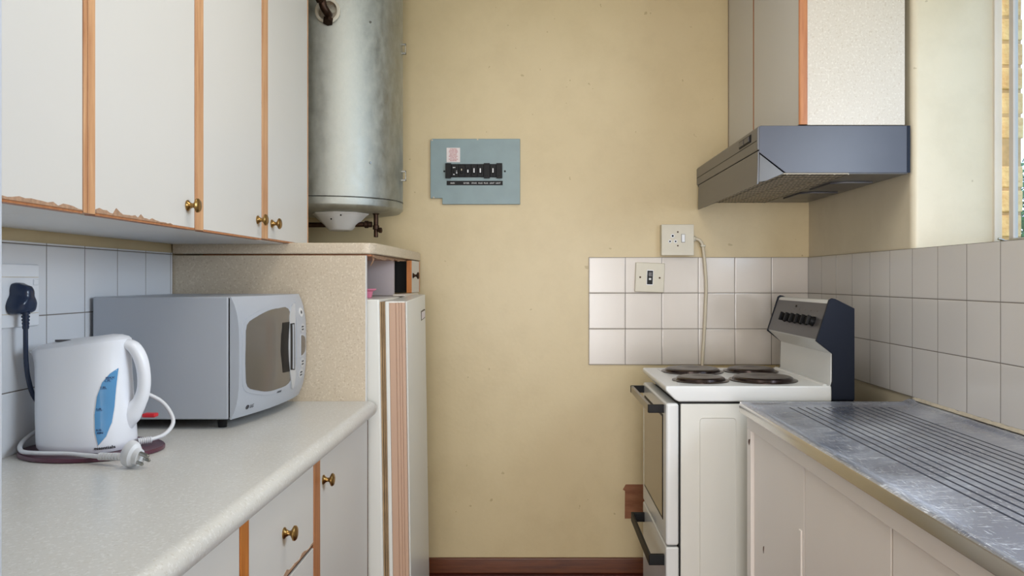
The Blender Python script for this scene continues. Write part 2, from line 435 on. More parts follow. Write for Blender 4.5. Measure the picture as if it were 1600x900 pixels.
# ------------------------------------------------------------------ left wall cabinets
XD = -.733; ZB = .1085; ZT = 1.25
def upper_door(cab, y0, y1, strip, zb=ZB+.004, kn=None, torn_=None, amp=.014):
    d = MB().box(XD-.018, XD, y0, y1, zb, ZT-.01).build('door', 'door', cab, bev=.001)
    MB().box(XD-.018, XD-.0003, y0+.001, y1-.001, zb-.004, zb).build('bottom_edging', 'edge_red', d)
    if strip: lab(MB().box(XD-.018, XD+.0015, strip[0], strip[1], zb-.003, ZT-.01).build('edging_strip', 'edge', d, bev=.0012), 'oak coloured wooden edging strip')
    if kn: knob(d, XD, *kn)
    if torn_: lab(torn(d, XD, ragged(torn_[0], torn_[1], zb, amp, fade=torn_[2])), 'bare chipboard where the laminate broke off')
    return d
c1 = thing('wall_cabinet', 'white wall cabinet nearest the camera with chipped bottom edge, above the kettle', 'cabinet', (-.9, 1.0, ZB))
MB().box(XL+.002, XD-.019, .72, 1.300, ZB, ZT).build('body', 'carcass', c1, bev=.001)
upper_door(c1, .72, 1.298, (1.2985, 1.310), torn_=(.95, 1.297, False), amp=.011)
c2 = thing('wall_cabinet', 'white three-door wall cabinet with oak strips and brass knobs, above the microwave', 'cabinet', (-.9, 1.9, ZB))
m = MB().box(XL+.002, XD-.019, 1.302, 2.394, ZB, ZT); m.box(XL+.002, XD-.019, 2.394, 2.585, .1135, ZT); m.build('body', 'carcass', c2, bev=.001)
upper_door(c2, 1.334, 1.7255, (1.3115, 1.3335), kn=(1.690, .158), torn_=(1.336, 1.62, True), amp=.014)
upper_door(c2, 1.7705, 2.1495, (1.7265, 1.7695), kn=(2.118, .160))
upper_door(c2, 2.1985, 2.583, (2.1505, 2.1975), zb=.1155, kn=(2.232, .158))
lab(MB().box(XD-.018, XD+.001, 2.5835, 2.590, .1155, ZT-.01).build('edging_strip', 'edge', c2), 'thin oak edging at the far end')

# ------------------------------------------------------------------ fridge housing
fh = thing('fridge_housing', 'speckled beige laminate housing around the fridge with chipped top slab', 'cabinet', (-.8, 2.4, ZF))
MB().box(XL+.002, -.506, 2.395, 2.412, ZF, .0745).build('side_panel', 'lam', fh, bev=.001)
lab(MB().box(-.506, -.5045, 2.395, 2.412, ZF, .0745).build('edging', 'carcass', fh), 'white front edging of the panel')
rr = [(-.468, 3.306), (-.462, 3.285)]
m = MB().prism([(XL+.002, 2.394), (-.515, 2.394), (-.495, 2.397), (-.478, 2.42), (-.470, 2.6), (-.464, 3.25), (-.470, 3.295), (-.485, 3.308), (XL+.002, 3.308)], 'z', .079, .1125)
m.build('top_slab', 'lam', fh, bev=.004)
MB().box(-1.0, -.492, 2.414, 3.0, .0725, .0785).build('batten', 'edge_red', fh)
pts = [(2.43, .0775)]; y = 2.43
for i in range(28):
    y = 2.43+i*.026; pts.append((y, .0775-random.uniform(.003, .013)*(1 if i < 19 else .6)))
pts.append((y, .0775))
lab(MB().prism(pts, 'x', -.492, -.488).build('torn_edge', 'chip', fh), 'ragged torn strip hanging under the top slab')
lab(MB().prism([(-.502, .076), (-.494, .078), (-.492, .066), (-.497, .054), (-.503, .044), (-.505, .046), (-.499, .058), (-.497, .066)], 'y', 2.46, 2.463).build('torn_edge', 'chip', fh), 'curl of torn edging hanging down')
MB().box(-1.0, -.520, 2.96, 2.975, -.056, .0785).build('inner_panel', 'lavender', fh)
MB().box(-.95, -.485, 3.06, 3.30, -.047, .0785).build('dark_cavity', 'void', fh)  # solid block, shade of the cavity put into its black colour
dr = MB().box(-.484, -.466, 3.035, 3.235, -.047, .0755).build('small_door', 'door', fh, bev=.001)
lab(MB().box(-.4845, -.4655, 3.0335, 3.036, -.047, .0755).build('edging', 'edge_y', dr), 'orange wooden door edge')
lab(MB().box(-.484, -.4655, 3.2355, 3.25, -.047, .0755).build('edging', 'edge_y', dr), 'orange wooden door edge')
knob(dr, -.466, 3.07, .018, 'bronze', .9)
tag(MB().lathe([(0, .018), (.004, .02), (.02, .023), (.026, .034), (.029, .034), (.024, .020), (.006, .016)], (-.548, 2.60, -.0565), (0, 0, 1), 24).build('bowl', 'pink', smooth=True),
    'small pink plastic bowl on top of the fridge', 'bowl')
tag(MB().box(-.495, -.452, 2.80, 3.12, -.0565, -.0485).build('wooden_strip', 'lam_pale', bev=.001), 'thin pale strip of board lying on top of the fridge', 'board')

# ------------------------------------------------------------------ fridge
fr = thing('fridge', 'white fridge seen from the side with brown handle channel, in the laminate housing', 'fridge', (-.75, 2.7, ZF))
def lean(bm, k=.0165):
    for v in bm.verts: v.co.x += k*max(0., (-.06-v.co.z)/1.1)
m = MB().box(-1.06, -.4705, 2.425, 2.955, -1.17, -.0575); lean(m.bm); m.build('body', 'fridge', fr, bev=.006)
m = MB()
for i in range(3): m.box(-.4705+.006*i, -.4660+.006*i, 2.432+.003*(i % 2), 2.94, -1.14, -.066)
lean(m.bm); m.build('gasket', 'gasket', fr)
m = MB(); zt0, zt1 = -.064, -.052
pr = [(-.4535, 2.428), (-.4420, 2.428), (-.4420, 2.434), (-.3930, 2.434), (-.3920, 2.430), (-.3880, 2.430), (-.3880, 2.45), (-.402, 2.94), (-.412, 2.955), (-.4535, 2.955)]
lo = [m.bm.verts.new((x, y, -1.15)) for x, y in pr]; hi = [m.bm.verts.new((x, y, zt0+(zt1-zt0)*(y-2.428)/.527)) for x, y in pr]
m.bm.faces.new(lo); m.bm.faces.new(hi[::-1])
for i in range(len(pr)): m.bm.faces.new((lo[i], hi[i], hi[(i+1) % len(pr)], lo[(i+1) % len(pr)]))
lean(m.bm); d = m.build('door', 'fridge', fr, bev=.002)
m = MB()
m.box(-.4415, -.4225, 2.4285, 2.434, -1.14, -.0685); m.box(-.4205, -.4125, 2.4275, 2.434, -1.14, -.0680); m.box(-.4115, -.4040, 2.4285, 2.434, -1.14, -.068); m.box(-.4035, -.3935, 2.4265, 2.434, -1.14, -.068)
m.box(-.4415, -.3935, 2.4305, 2.434, -1.14, -.069); lean(m.bm)
lab(m.build('handle_channel', 'fridge_brown', d, bev=.0008), 'pinkish brown ridged handle channel')
m = MB().prism([(2.80, -.108), (2.90, -.104), (2.90, -.136), (2.80, -.143)], 'x', -.401, -.3965); bd = m.build('badge', 'bronze', d, bev=.001)
MB().prism([(2.815, -.112), (2.89, -.109), (2.89, -.132), (2.815, -.138)], 'x', -.3965, -.3955).build('badge_plate', 'sticker', bd)
m = MB().box(-1.04, -.46, 2.44, 2.94, ZF, -1.165); m.build('plinth', 'ctrl', fr)

# ------------------------------------------------------------------ left worktop and base cabinets
def front(r_, xf, zt, zb, n=8):
    h = (zt-zb)/2; zc = (zt+zb)/2
    return [(xf-h+h*math.cos(a), zc+h*math.sin(a)) for a in [R(90-180*i/n) for i in range(n+1)]]
prof = [(XL+.006, -.362)]+front(0, -.472, -.362, -.408, 10)+[(XL+.006, -.408)]
tag(MB().prism(prof, 'y', .71, 2.394).build('worktop', 'lam_top', smooth=True), 'long pale speckled worktop with rounded front, carrying kettle and microwave', 'worktop')
bc = thing('base_cabinet', 'white base cabinet with brass knobs and wooden strips under the speckled worktop', 'cabinet', (-.8, 1.6, ZF))
XB = -.498
MB().box(XL+.002, XB-.019, .71, 2.393, ZF+.1, -.4085).build('body', 'carcass', bc)
MB().box(XL+.002, XB-.06, .71, 2.393, ZF, ZF+.099).build('plinth', 'skirting', bc)
def low_door(name, y0, y1, z0, z1): return MB().box(XB-.018, XB, y0, y1, z0, z1).build(name, 'door', bc, bev=.001)
d = low_door('door', 1.8565, 2.386, ZF+.11, -.411); knob(d, XB, 1.886, -.470)
lab(MB().box(XB-.018, XB+.0005, 2.3865, 2.392, ZF+.11, -.411).build('edging_strip', 'darkchip', d), 'dark brown far edge of the door')
lab(MB().box(XB-.018, XB+.0015, 1.8035, 1.8555, ZF+.11, -.414).build('edging_strip', 'edge_red', d, bev=.0012), 'orange wooden edging strip')
for i, (a, b) in enumerate(((-.593, -.414), (-.79, -.603), (-1.09, -.80))):
    d = low_door('drawer', 1.3935, 1.8025, a, b); knob(d, XB, 1.590, (a+b)/2+.001)
    if i == 0:
        lab(torn(d, XB, ragged(1.52, 1.80, a, .008, 16)), 'chipped lower edge of the drawer front')
        lab(MB().box(XB-.018, XB-.0005, 1.3945, 1.8015, a-.005, a).build('bottom_edging', 'darkchip', d), 'dark bare lower edge')
d = low_door('door', .95, 1.3505, ZF+.11, -.411)
lab(MB().box(XB-.018, XB+.0015, 1.3525, 1.3925, ZF+.11, -.414).build('edging_strip', 'edge_y', d, bev=.0012), 'orange wooden edging strip')
knob(d, XB, 1.31, -.50)
low_door('door', .72, .948, ZF+.11, -.411)

# ------------------------------------------------------------------ microwave
def interp(t, xs, ys):
    for i in range(len(xs)-1):
        if t <= xs[i+1] or i == len(xs)-2:
            k = (t-xs[i])/(xs[i+1]-xs[i]); k = max(0, min(1, k)); return ys[i]+(ys[i+1]-ys[i])*k
def mwx(y, z):
    xs = [1.94, 1.97, 2.0, 2.05, 2.1, 2.15, 2.2, 2.25, 2.3, 2.34, 2.38]; ys = [-.716, -.7085, -.702, -.6915, -.6835, -.6775, -.6745, -.673, -.673, -.6755, -.681]
    return interp(y, xs, ys)-.02*abs((z+.189)/.149)**4
def mmap(y, z, d): return (mwx(min(2.38, y), z)+d, y, z)
mw = thing('microwave', 'silver grey microwave with curved smoked door on the left worktop', 'microwave', (-.88, 2.16, -.3615))
MB().box(-1.072, -.7425, 1.94, 2.38, -.338, -.040).build('body', 'mw', mw, bev=.004)
MB().box(-.7425, -.7385, 1.944, 2.376, -.334, -.044).build('door_gap', 'black', mw)
m = MB(); N = 22; K = 16; rows = []
for j in range(K+1):
    z = -.338+.298*j/K; rows.append([(mwx(1.94+.44*i/N, z), 1.94+.44*i/N, z) for i in range(N+1)])
g = [[m.bm.verts.new(p) for p in r_] for r_ in rows]
for j in range(K):
    for i in range(N): m.bm.faces.new((g[j][i], g[j][i+1], g[j+1][i+1], g[j+1][i]))
per = [g[0][i] for i in range(N+1)]+[g[j][N] for j in range(1, K+1)]+[g[K][i] for i in range(N-1, -1, -1)]+[g[j][0] for j in range(K-1, 0, -1)]
bk = [m.bm.verts.new((-.7385, v.co.y, v.co.z)) for v in per]
for i in range(len(per)): m.bm.faces.new((per[i], bk[i], bk[(i+1) % len(per)], per[(i+1) % len(per)]))
m.bm.faces.new(bk); fp = m.build('front_panel', 'mwf', mw, smooth=True)
def ccl(poly, n=4):
    P = [Vector(p) for p in poly]; out = []
    for i in range(len(P)):
        p0, p1, p2, p3 = P[i-1], P[i], P[(i+1) % len(P)], P[(i+2) % len(P)]
        for k in range(n):
            t = k/n; q = .5*((2*p1)+(-p0+p2)*t+(2*p0-5*p1+4*p2-p3)*t*t+(-p0+3*p1-3*p2+p3)*t**3); out.append((q.x, q.y))
    return out
win_o = [(1.972, -.110), (2.02, -.0915), (2.08, -.0785), (2.14, -.0745), (2.205, -.078), (2.235, -.13), (2.24, -.19), (2.232, -.25), (2.20, -.283), (2.13, -.2885), (2.07, -.2875), (2.02, -.278), (1.973, -.262), (1.9635, -.2232), (1.964, -.16)]
ww = ccl(win_o, 3)
cy_, cz_ = 2.10, -.185
ring = [(cy_+(p[0]-cy_)*1.09, cz_+(p[1]-cz_)*1.09) for p in ww]; ring = [(max(y, 1.946), z) for y, z in ring]
rg = patch(ring, mmap, .0012).build('window_surround', 'mwf', fp, smooth=True)
wn = patch(ww, mmap, .0022).build('door_window', 'glassdark', fp, smooth=True)
patch([(2.150, -.114), (2.20, -.114), (2.20, -.250), (2.150, -.248), (2.135, -.19), (2.138, -.15)], mmap, .003).build('handle_recess', 'black', fp)
hd = [(2.262, -.064), (2.248, -.10), (2.2415, -.15), (2.2415, -.21), (2.247, -.27), (2.240, -.304), (2.215, -.28), (2.194, -.235), (2.187, -.187), (2.193, -.135), (2.215, -.085)]
h = patch(ccl(hd, 3), mmap, .0045).build('handle', 'mwtrim', fp, smooth=True)
patch([(2.199, -.119), (2.232, -.119), (2.234, -.25), (2.199, -.246)], mmap, .0055).build('handle_slot', 'black', h)
patch([(2.213, -.122), (2.224, -.122), (2.225, -.247), (2.213, -.244)], mmap, .0065).build('handle_bar', 'mwf', h)
cp = patch(ccl([(2.268, -.066), (2.33, -.069), (2.372, -.10), (2.378, -.16), (2.378, -.22), (2.37, -.262), (2.32, -.290), (2.25, -.302), (2.256, -.26), (2.262, -.19), (2.258, -.12)], 3), mmap, .002).build('control_panel', 'mwf', fp, smooth=True)
def ell(cy, cz, ry, rz, n=20): return [(cy+ry*math.cos(2*math.pi*i/n), cz+rz*math.sin(2*math.pi*i/n)) for i in range(n)]
patch([(2.300+.062*math.sin(R(180*i/12)), -.187+.029*math.cos(R(180*i/12))) for i in range(13)], mmap, .0035).build('display', 'mwdisp', cp)
patch([(2.296+.066*math.sin(R(180*i/12)), -.187+.033*math.cos(R(180*i/12))) for i in range(13)], mmap, .0028).build('display_rim', 'mwtrim', cp)
b = patch(ell(2.315, -.092, .022, .013), mmap, .003).build('button', 'wprint', cp); patch(ell(2.316, -.092, .008, .005), mmap, .0035).build('button_mark', 'print', b)
for (cy, cz) in ((2.318, -.138), (2.318, -.238), (2.305, -.268)):
    b = patch(ell(cy, cz, .024, .013), mmap, .003).build('button', 'mwtrim', cp)
    for k in (-1, 0, 1):
        for q in (-1, 1): patch([(cy+k*.008-.0025, cz+q*.004-.002), (cy+k*.008+.0025, cz+q*.004-.002), (cy+k*.008+.0025, cz+q*.004+.002), (cy+k*.008-.0025, cz+q*.004+.002)], mmap, .0036, 0).build('button_mark', 'print', b)
patch(ell(1.990, -.3155, .006, .0055, 14), mmap, .0015).build('logo', 'print', fp)
text('logo_lettering', 'LG', .013, lambda u, v, d: mmap(2.001+u, -.3195+v, .001+d), 'print', fp)
text('lettering', 'I-WAVE', .008, lambda u, v, d: mmap(2.128+u, -.3005+v, .001+d), 'print', fp)
for x in (-1.03, -.77):
    for y in (1.975, 2.34): MB().lathe([(0, .010), (.0235, .013)], (x, y, -.3615), (0, 0, 1), 16).build('foot', 'black', mw)

# ------------------------------------------------------------------ kettle on its mat
m = MB(); rings = []
for z, k in ((-.3618, .97), (-.3605, 1), (-.3555, 1), (-.353, .985), (-.3545, .95), (-.3552, .90)):
    rings.append([(-.935+.143*k*math.cos(t), 1.695+.118*k*math.sin(t), z) for t in [2*math.pi*i/48 for i in range(48)]])
m.loft(rings); tag(m.build('mat', 'maroon', smooth=True), 'maroon oval plastic mat under the white kettle', 'mat')
KC, KY = -.952, 1.700
def kx(z):   # left and right outline of the body
    L = interp(z, [-.355, -.34, -.28, -.22, -.17, -.15, -.13], [-1.040, -1.044, -1.047, -1.048, -1.050, -1.054, -1.062])
    Rr = interp(z, [-.355, -.34, -.28, -.22, -.17, -.15, -.125], [-.858, -.854, -.858, -.862, -.865, -.864, -.861])
    return L, Rr
def kb(z): return interp(z, [-.355, -.30, -.20, -.12], [.072, .070, .063, .058])
def ksurf(x, z):
    L, Rr = kx(z); c = (L+Rr)/2; a = (Rr-L)/2; t = min(.98, abs((x-c)/a)); return KY-kb(z)*(1-t**2.6)**(1/2.6)
ket = thing('kettle', 'white plastic jug kettle with blue water gauge on the maroon mat', 'kettle', (KC, KY, -.3552))
m = MB(); rings = []; nz = 26
def kring(z, inset=0, tilt=0, dz=0):
    L, Rr = kx(z); c = (L+Rr)/2; a = (Rr-L)/2-inset; b = kb(z)-inset; out = []
    for i in range(56):
        t = 2*math.pi*i/56; ct, st = math.cos(t), math.sin(t)
        x = a*math.copysign(abs(ct)**(2/2.6), ct); y = b*math.copysign(abs(st)**(2/2.6), st)
        out.append((c+x, KY+y, z+dz+tilt*(x/a)))
    return out
for i in range(nz+1):
    z = -.3545+(.2155)*i/nz; r_ = kring(z, .004 if i == 0 else 0, .012*max(0, (i-14)/(nz-14)))
    k = max(0, (z+.185)/.046)          # pouring lip
    r_ = [(x-(.014*k**1.5)*max(0, 1-abs(y-KY)/.026)*(1 if x < KC-.05 else 0), y, zz) for x, y, zz in r_]
    rings.append(r_)
m.loft(rings)
kb_ = m.build('body', 'kettle', ket, smooth=True)
m = MB(); base = -.139
rg_ = [kring(base, .001, .012, -.001), kring(base, .001, .012, .003), kring(base, .006, .012, .008), kring(base, .018, .011, .013), kring(base, .035, .009, .016), kring(base, .052, .005, .0175)]
m.loft(rg_); lid = m.build('lid', 'kettle', ket, smooth=True)
MB().loft([[(x, y, z) for x, y, z in [( -.985+.02*math.cos(t), KY-.022+.009*math.sin(t), -.1285+q) for t in [2*math.pi*i/20 for i in range(20)]]] for q in (0, .0040)]).build('lid_catch', 'ctrl', lid)
m = MB()
hp = [(-.872, 1.700, -.133), (-.853, 1.703, -.142), (-.840, 1.706, -.166), (-.834, 1.708, -.198), (-.834, 1.708, -.230), (-.842, 1.707, -.258), (-.860, 1.704, -.285), (-.876, 1.700, -.315)]
P = [Vector(p) for p in hp]; rings = []
wid = [.010, .013, .0135, .0130, .0130, .0145, .022, .016]; dep = [.016, .017, .016, .015, .015, .016, .020, .016]
Q = []
for i in range(len(P)-1):
    for k in range(4):
        t = k/4; p0, p1, p2, p3 = P[max(0, i-1)], P[i], P[i+1], P[min(len(P)-1, i+2)]
        Q.append((.5*((2*p1)+(-p0+p2)*t+(2*p0-5*p1+4*p2-p3)*t*t+(-p0+3*p1-3*p2+p3)*t**3), wid[i]*(1-t)+wid[i+1]*t, dep[i]*(1-t)+dep[i+1]*t))
Q.append((P[-1], wid[-1], dep[-1]))
for i, (p, a, b) in enumerate(Q):
    d = (Q[min(i+1, len(Q)-1)][0]-Q[max(i-1, 0)][0]).normalized(); y_ = Vector((0, 1, 0)); s_ = d.cross(y_).normalized(); y2 = s_.cross(d)
    rings.append([p+s_*a*math.cos(t)+y2*b*math.sin(t) for t in [2*math.pi*k/20 for k in range(20)]])
m.loft(rings); m.build('handle', 'kettle', ket, smooth=True)
kmap = lambda x, z, d: (x, ksurf(x, z)-d, z)
gz = [(-.8687, -.1831), (-.8789, -.1935), (-.8899, -.2109), (-.8971, -.2391), (-.8997, -.2752), (-.8976, -.3115), (-.8917, -.3378), (-.8798, -.3209), (-.8724, -.2935), (-.8703, -.2627), (-.8698, -.2211)]
gr = [(-.884+(x+.884)*1.09, -.262+(z+.262)*1.03) for x, z in gz]
gs = patch(gr, kmap, .0008, .008).build('gauge_rim', 'white', ket, smooth=True)
patch(gz, kmap, .0014, .008).build('water_gauge', 'blue', ket, smooth=True)
for s_, x, z in (('MAX', -.8845, -.2035), ('1.7L', -.8865, -.2095), ('1.5L', -.8925, -.2225), ('1.0L', -.8975, -.2660), ('0.5L', -.8960, -.3085), ('MIN', -.8945, -.3145)):
    text('gauge_lettering', s_, .0058, lambda u, v, d, x=x, z=z: kmap(x+u, z+v, .0014+d), 'darkblue', ket, bold=.0001)
for x, z in ((-.892, -.2237), (-.8975, -.2672), (-.884, -.2048)):
    patch([(x, z), (x+.010, z), (x+.010, z-.0007), (x, z-.0007)], kmap, .0018, 0).build('gauge_line', 'darkblue', ket)
text('lettering', 'essentials', .0094, lambda u, v, d: kmap(-.8990+u*.92, -.3465+v, .0008+d), 'print', ket, bold=.0001)
lab(MB().box(-.857, -.828, 1.745, 1.765, -.300, -.291).build('switch', 'redlamp', ket, bev=.003), 'red rocker switch')
for dx in (-.05, .05): MB().lathe([(0, .01), (.004, .01)], (KC+dx, KY, -.3550), (0, 0, 1), 12).build('foot', 'ctrl', ket)
# white kettle cord with its three-pin plug
kc = ket
zc = -.3480
MB().tube([(-.872, 1.77, -.245), (-.845, 1.80, -.268), (-.822, 1.80, -.292), (-.806, 1.785, -.318), (-.812, 1.755, -.338), (-.832, 1.725, -.3445), (-.845, 1.715, -.345)], .0044, 10).build('cord', 'cordwhite', kc, smooth=True)
MB().tube([(-1.02, 1.79, -.335), (-1.050, 1.765, -.328), (-1.065, 1.72, -.322), (-1.066, 1.665, -.337), (-1.042, 1.625, -.3470), (-1.00, 1.609, zc), (-.94, 1.604, zc), (-.895, 1.590, zc), (-.850, 1.572, -.3465)], .0046, 10).build('cord', 'cordwhite', kc, smooth=True)
for a, b in (((-.855, 1.574, -.3465), (-.806, 1.556, -.343)), ((-.848, 1.712, -.345), (-.826, 1.728, -.344))):
    A, B = Vector(a), Vector(b); dd = (B-A); prof = []
    for i in range(7):
        h_ = dd.length*i/7; prof += [(h_, .0075), (h_+dd.length*.09, .0075), (h_+dd.length*.1, .0058), (h_+dd.length*.13, .0058)]
    MB().lathe(prof, a, dd, 16).build('strain_relief', 'cordwhite', kc, smooth=True)
m = MB()
plugp = [(-.024, -.010), (-.019, -.018), (-.004, -.024), (.010, -.023), (.020, -.013), (.021, .004), (.013, .019), (0, .027), (-.012, .024), (-.017, .010)]
pc = Vector((-.788, 1.550, -.3340)); ax = Vector((.72, -.28, -.18)).normalized(); up = Vector((-.06, -.25, 1)); up = (up-ax*up.dot(ax)).normalized(); sd = ax.cross(up)
rings = []
for h_, k in ((0, .80), (.004, .97), (.012, 1), (.020, .92), (.024, .66), (.034, .60)):
    rings.append([pc+ax*h_+sd*(u*k)+up*(v*k) for u, v in ccl(plugp, 3)])
m.loft(rings); kplug = m.build('plug', 'cordwhite', kc, smooth=True)
for (u, v, L_, r_) in ((0, .013, .022, .0042), (-.008, -.006, .016, .0034), (.008, -.006, .016, .0034)):
    MB().lathe([(0, r_), (L_*.85, r_), (L_, r_*.6)], pc+ax*.033+sd*u+up*v*.8, ax, 14).build('plug_pin', 'steelpin', kplug, smooth=True)

# left wall double socket, black plug, its cord
so = thing('wall_socket', 'white double socket plate on the left wall behind the black plug', 'socket', (-1.08, 1.66, -.03))
MB().box(-1.0805, -1.073, 1.53, 1.735, -.098, .034).build('plate', 'white', so, bev=.003)
m = MB(); m.box(-1.073, -1.0722, 1.575, 1.73, .006, .0075); m.box(-1.073, -1.0722, 1.575, 1.73, -.0705, -.069)
m.build('seam', 'caulk', so)
MB().box(-1.073, -1.070, 1.712, 1.728, -.01, .0025).build('switch', 'white', so, bev=.001)
pl = thing('power_plug', 'dark glossy three-pin plug with cord, in the left wall socket', 'plug', (-1.07, 1.69, -.03))
m = MB(); rings = []
outl = [(.0, .026), (.012, .024), (.017, .014), (.018, .002), (.026, -.010), (.030, -.022), (.024, -.034), (.010, -.037), (-.010, -.037), (-.024, -.034), (-.030, -.022), (-.026, -.010), (-.018, .002), (-.017, .014), (-.012, .024)]
oo = ccl(outl, 3)
for dx, k in ((0, .95), (.005, 1), (.014, .97), (.022, .90), (.030, .80), (.034, .62), (.036, .35)):
    rings.append([(-1.0728+dx, 1.652+u*k*1.04, -.032+v*k*1.06-(.002 if dx > .02 else 0)) for u, v in oo])
m.loft(rings); m.build('body', 'plug', pl, smooth=True)
prof = []
for i in range(5): prof += [(i*.007, .0085-.0005*i), (i*.007+.004, .0085-.0005*i), (i*.007+.0045, .006), (i*.007+.0065, .006)]
MB().lathe(prof, (-1.050, 1.651, -.066), (0, 0, -1), 16).build('strain_relief', 'plug', pl, smooth=True)
MB().tube([(-1.050, 1.651, -.092), (-1.050, 1.651, -.125), (-1.052, 1.656, -.17), (-1.054, 1.668, -.21), (-1.056, 1.692, -.25), (-1.050, 1.735, -.285), (-1.03, 1.82, -.315), (-1.02, 1.88, -.345), (-1.03, 1.925, -.353)], .0048, 10).build('cord', 'plug', pl, smooth=True)

# ------------------------------------------------------------------ hot water cylinder
GX, GY, GR = -.751, 3.03, .25
ge = thing('water_heater', 'tall galvanised steel hot water cylinder hanging in the back left corner', 'water heater', (GX, 3.30, .2))
MB().lathe([(0, .02), (.004, .20), (.010, .238), (.020, .249), (.024, .25), (.046, .25), (.0475, .248), (.049, .2475), (.0505, .25), (1.00, .25), (1.01, .24)], (GX, GY, .245), (0, 0, 1), 96).build('tank', 'galv', ge, smooth=True)
MB().lathe([(0, .2508), (.0018, .2508)], (GX, GY, .2935), (0, 0, 1), 96, False).build('seam', 'black', ge, smooth=True)
MB().lathe([(0, .038), (.003, .045), (.006, .047), (.056, .098), (.060, .106), (.066, .106)], (-.722, 2.98, .184), (0, 0, 1), 8).build('element_cover', 'carcass', ge, bev=.003)
for x, z in ((-.735, .222), (-.700, .236)): MB().lathe([(0, .003), (.003, .003)], (x, 2.895, z), (0, -1, 0), 8).build('screw', 'black', ge)
vn = Vector((-.05, -1, 0)).normalized(); vc = Vector((-.716, 2.782, .934))
f_ = MB().lathe([(0, .042), (.012, .044), (.014, .041), (.014, .034), (.004, .033)], vc, vn, 40).build('grommet', 'ivory', ge, smooth=True)
MB().lathe([(0, .033), (.004, .033)], vc, vn, 32).build('grommet_base', 'gasket', f_)
v = MB().tube([vc+Vector((.002, 0, -.012)), vc+Vector((.002, -.03, -.012)), vc+Vector((-.006, -.045, .004)), vc+Vector((-.010, -.050, .028))], .0135, 14).build('valve', 'bronze', ge, smooth=True)
MB().lathe([(0, .012), (.006, .016), (.018, .016), (.024, .009)], vc+Vector((-.012, -.052, .018)), (-.15, -.6, .4), 8).build('valve_cap', 'bronze', v, bev=.001)
MB().lathe([(0, .018), (.014, .018)], vc+Vector((.002, -.012, -.030)), (0, -.4, -1), 6).build('valve_nut', 'bronze', v)
for z, x in ((.918, .115), (.418, .115)):
    th = math.asin(.175/.25) ; px = GX+.25*math.sin(R(42)); py = GY-.25*math.cos(R(42))
    MB().lathe([(0, .005), (.003, .004)], (px, py, z), (math.sin(R(42)), -math.cos(R(42)), 0), 10).build('screw', 'steelpin', ge)
for z in (.875, .395):
    m = MB(); m.box(-.5030, -.486, 3.022, 3.034, z-.020, z-.013); m.box(-.5030, -.486, 3.022, 3.034, z+.013, z+.020); m.box(-.4885, -.486, 3.022, 3.034, z-.020, z+.020)
    m.build('bracket', 'steelpin', ge, bev=.001)
    MB().box(-.80, -.70, 3.275, YB-.001, z-.03, z+.03).build('wall_bracket', 'steelpin', ge)
pp = MB().tube([(-1.03, 2.98, .205), (-.80, 2.98, .2065), (-.64, 2.98, .208), (-.605, 2.98, .208)], .0095, 12, 0).build('drain_pipe', 'bronze', ge, smooth=True)
m = MB().lathe([(0, .013), (.010, .013), (.012, .009), (.05, .009), (.052, .012), (.066, .012), (.068, .008), (.095, .008), (.096, .004)], (-.590, 2.98, .256), (0, 0, -1), 14)
m.lathe([(0, .009), (.004, .014), (.016, .014), (.018, .011), (.03, .011)], (-.635, 2.98, .208), (1, 0, 0), 14)
m.lathe([(0, .006), (.012, .006), (.014, .010), (.022, .010), (.024, .005)], (-.590, 2.98, .186), (1, -.3, 0), 14)
m.build('drain_valve', 'bronze', ge, smooth=True)

# ------------------------------------------------------------------ distribution board
def bx_(px): return (px-835)/378
def bz_(py): return (438-py)/378
db = thing('distribution_board', 'grey blue metal electrical distribution board with a row of black breakers on back wall', 'electrical board', (-.24, YB, .45))
x0, x1, z0, z1 = -.429, -.059, .3135, .584
MB().prism([(x0+.006, z1), (x1, z1), (x1, z0), (x0+.049, z0), (x0+.049, z0+.025), (x0, z0+.025), (x0, z1-.006)], 'y', YB-.014, YB-.001).build('cover', 'db', db, bev=.002)
st = MB().box(bx_(698.2), bx_(719.2), YB-.0155, YB-.014, bz_(254), bz_(231.5)).build('warning_sticker', 'sticker', db)
lab(st, 'white sticker with lines of red print')
for i in range(9):
    w_ = random.uniform(.018, .024)
    cx_ = (bx_(698.2)+bx_(719.2))/2
    t_ = ['ATTENTION', 'DANGER HIGH', 'VOLTAGE INSIDE', 'SWITCH OFF', 'MAIN SUPPLY', 'BEFORE TAKING', 'COVER OFF', 'EARTH LEAKAGE', 'PROTECTED'][i]
    text('print_line', t_, .0052, lambda u, v, d, i=i, cx_=cx_: (cx_+u*.95, YB-.0155-d, bz_(234.2+i*2.25)+v), 'redprint', st, 'CENTER', .0001)
bk_ = MB().box(bx_(697), bx_(785), YB-.020, YB-.014, bz_(277.5), bz_(257)).build('breaker_row', 'black', db)
xs = [696.4, 705.8, 717, 727.2, 736.6, 746.3, 756, 766, 775.5, 785.4]
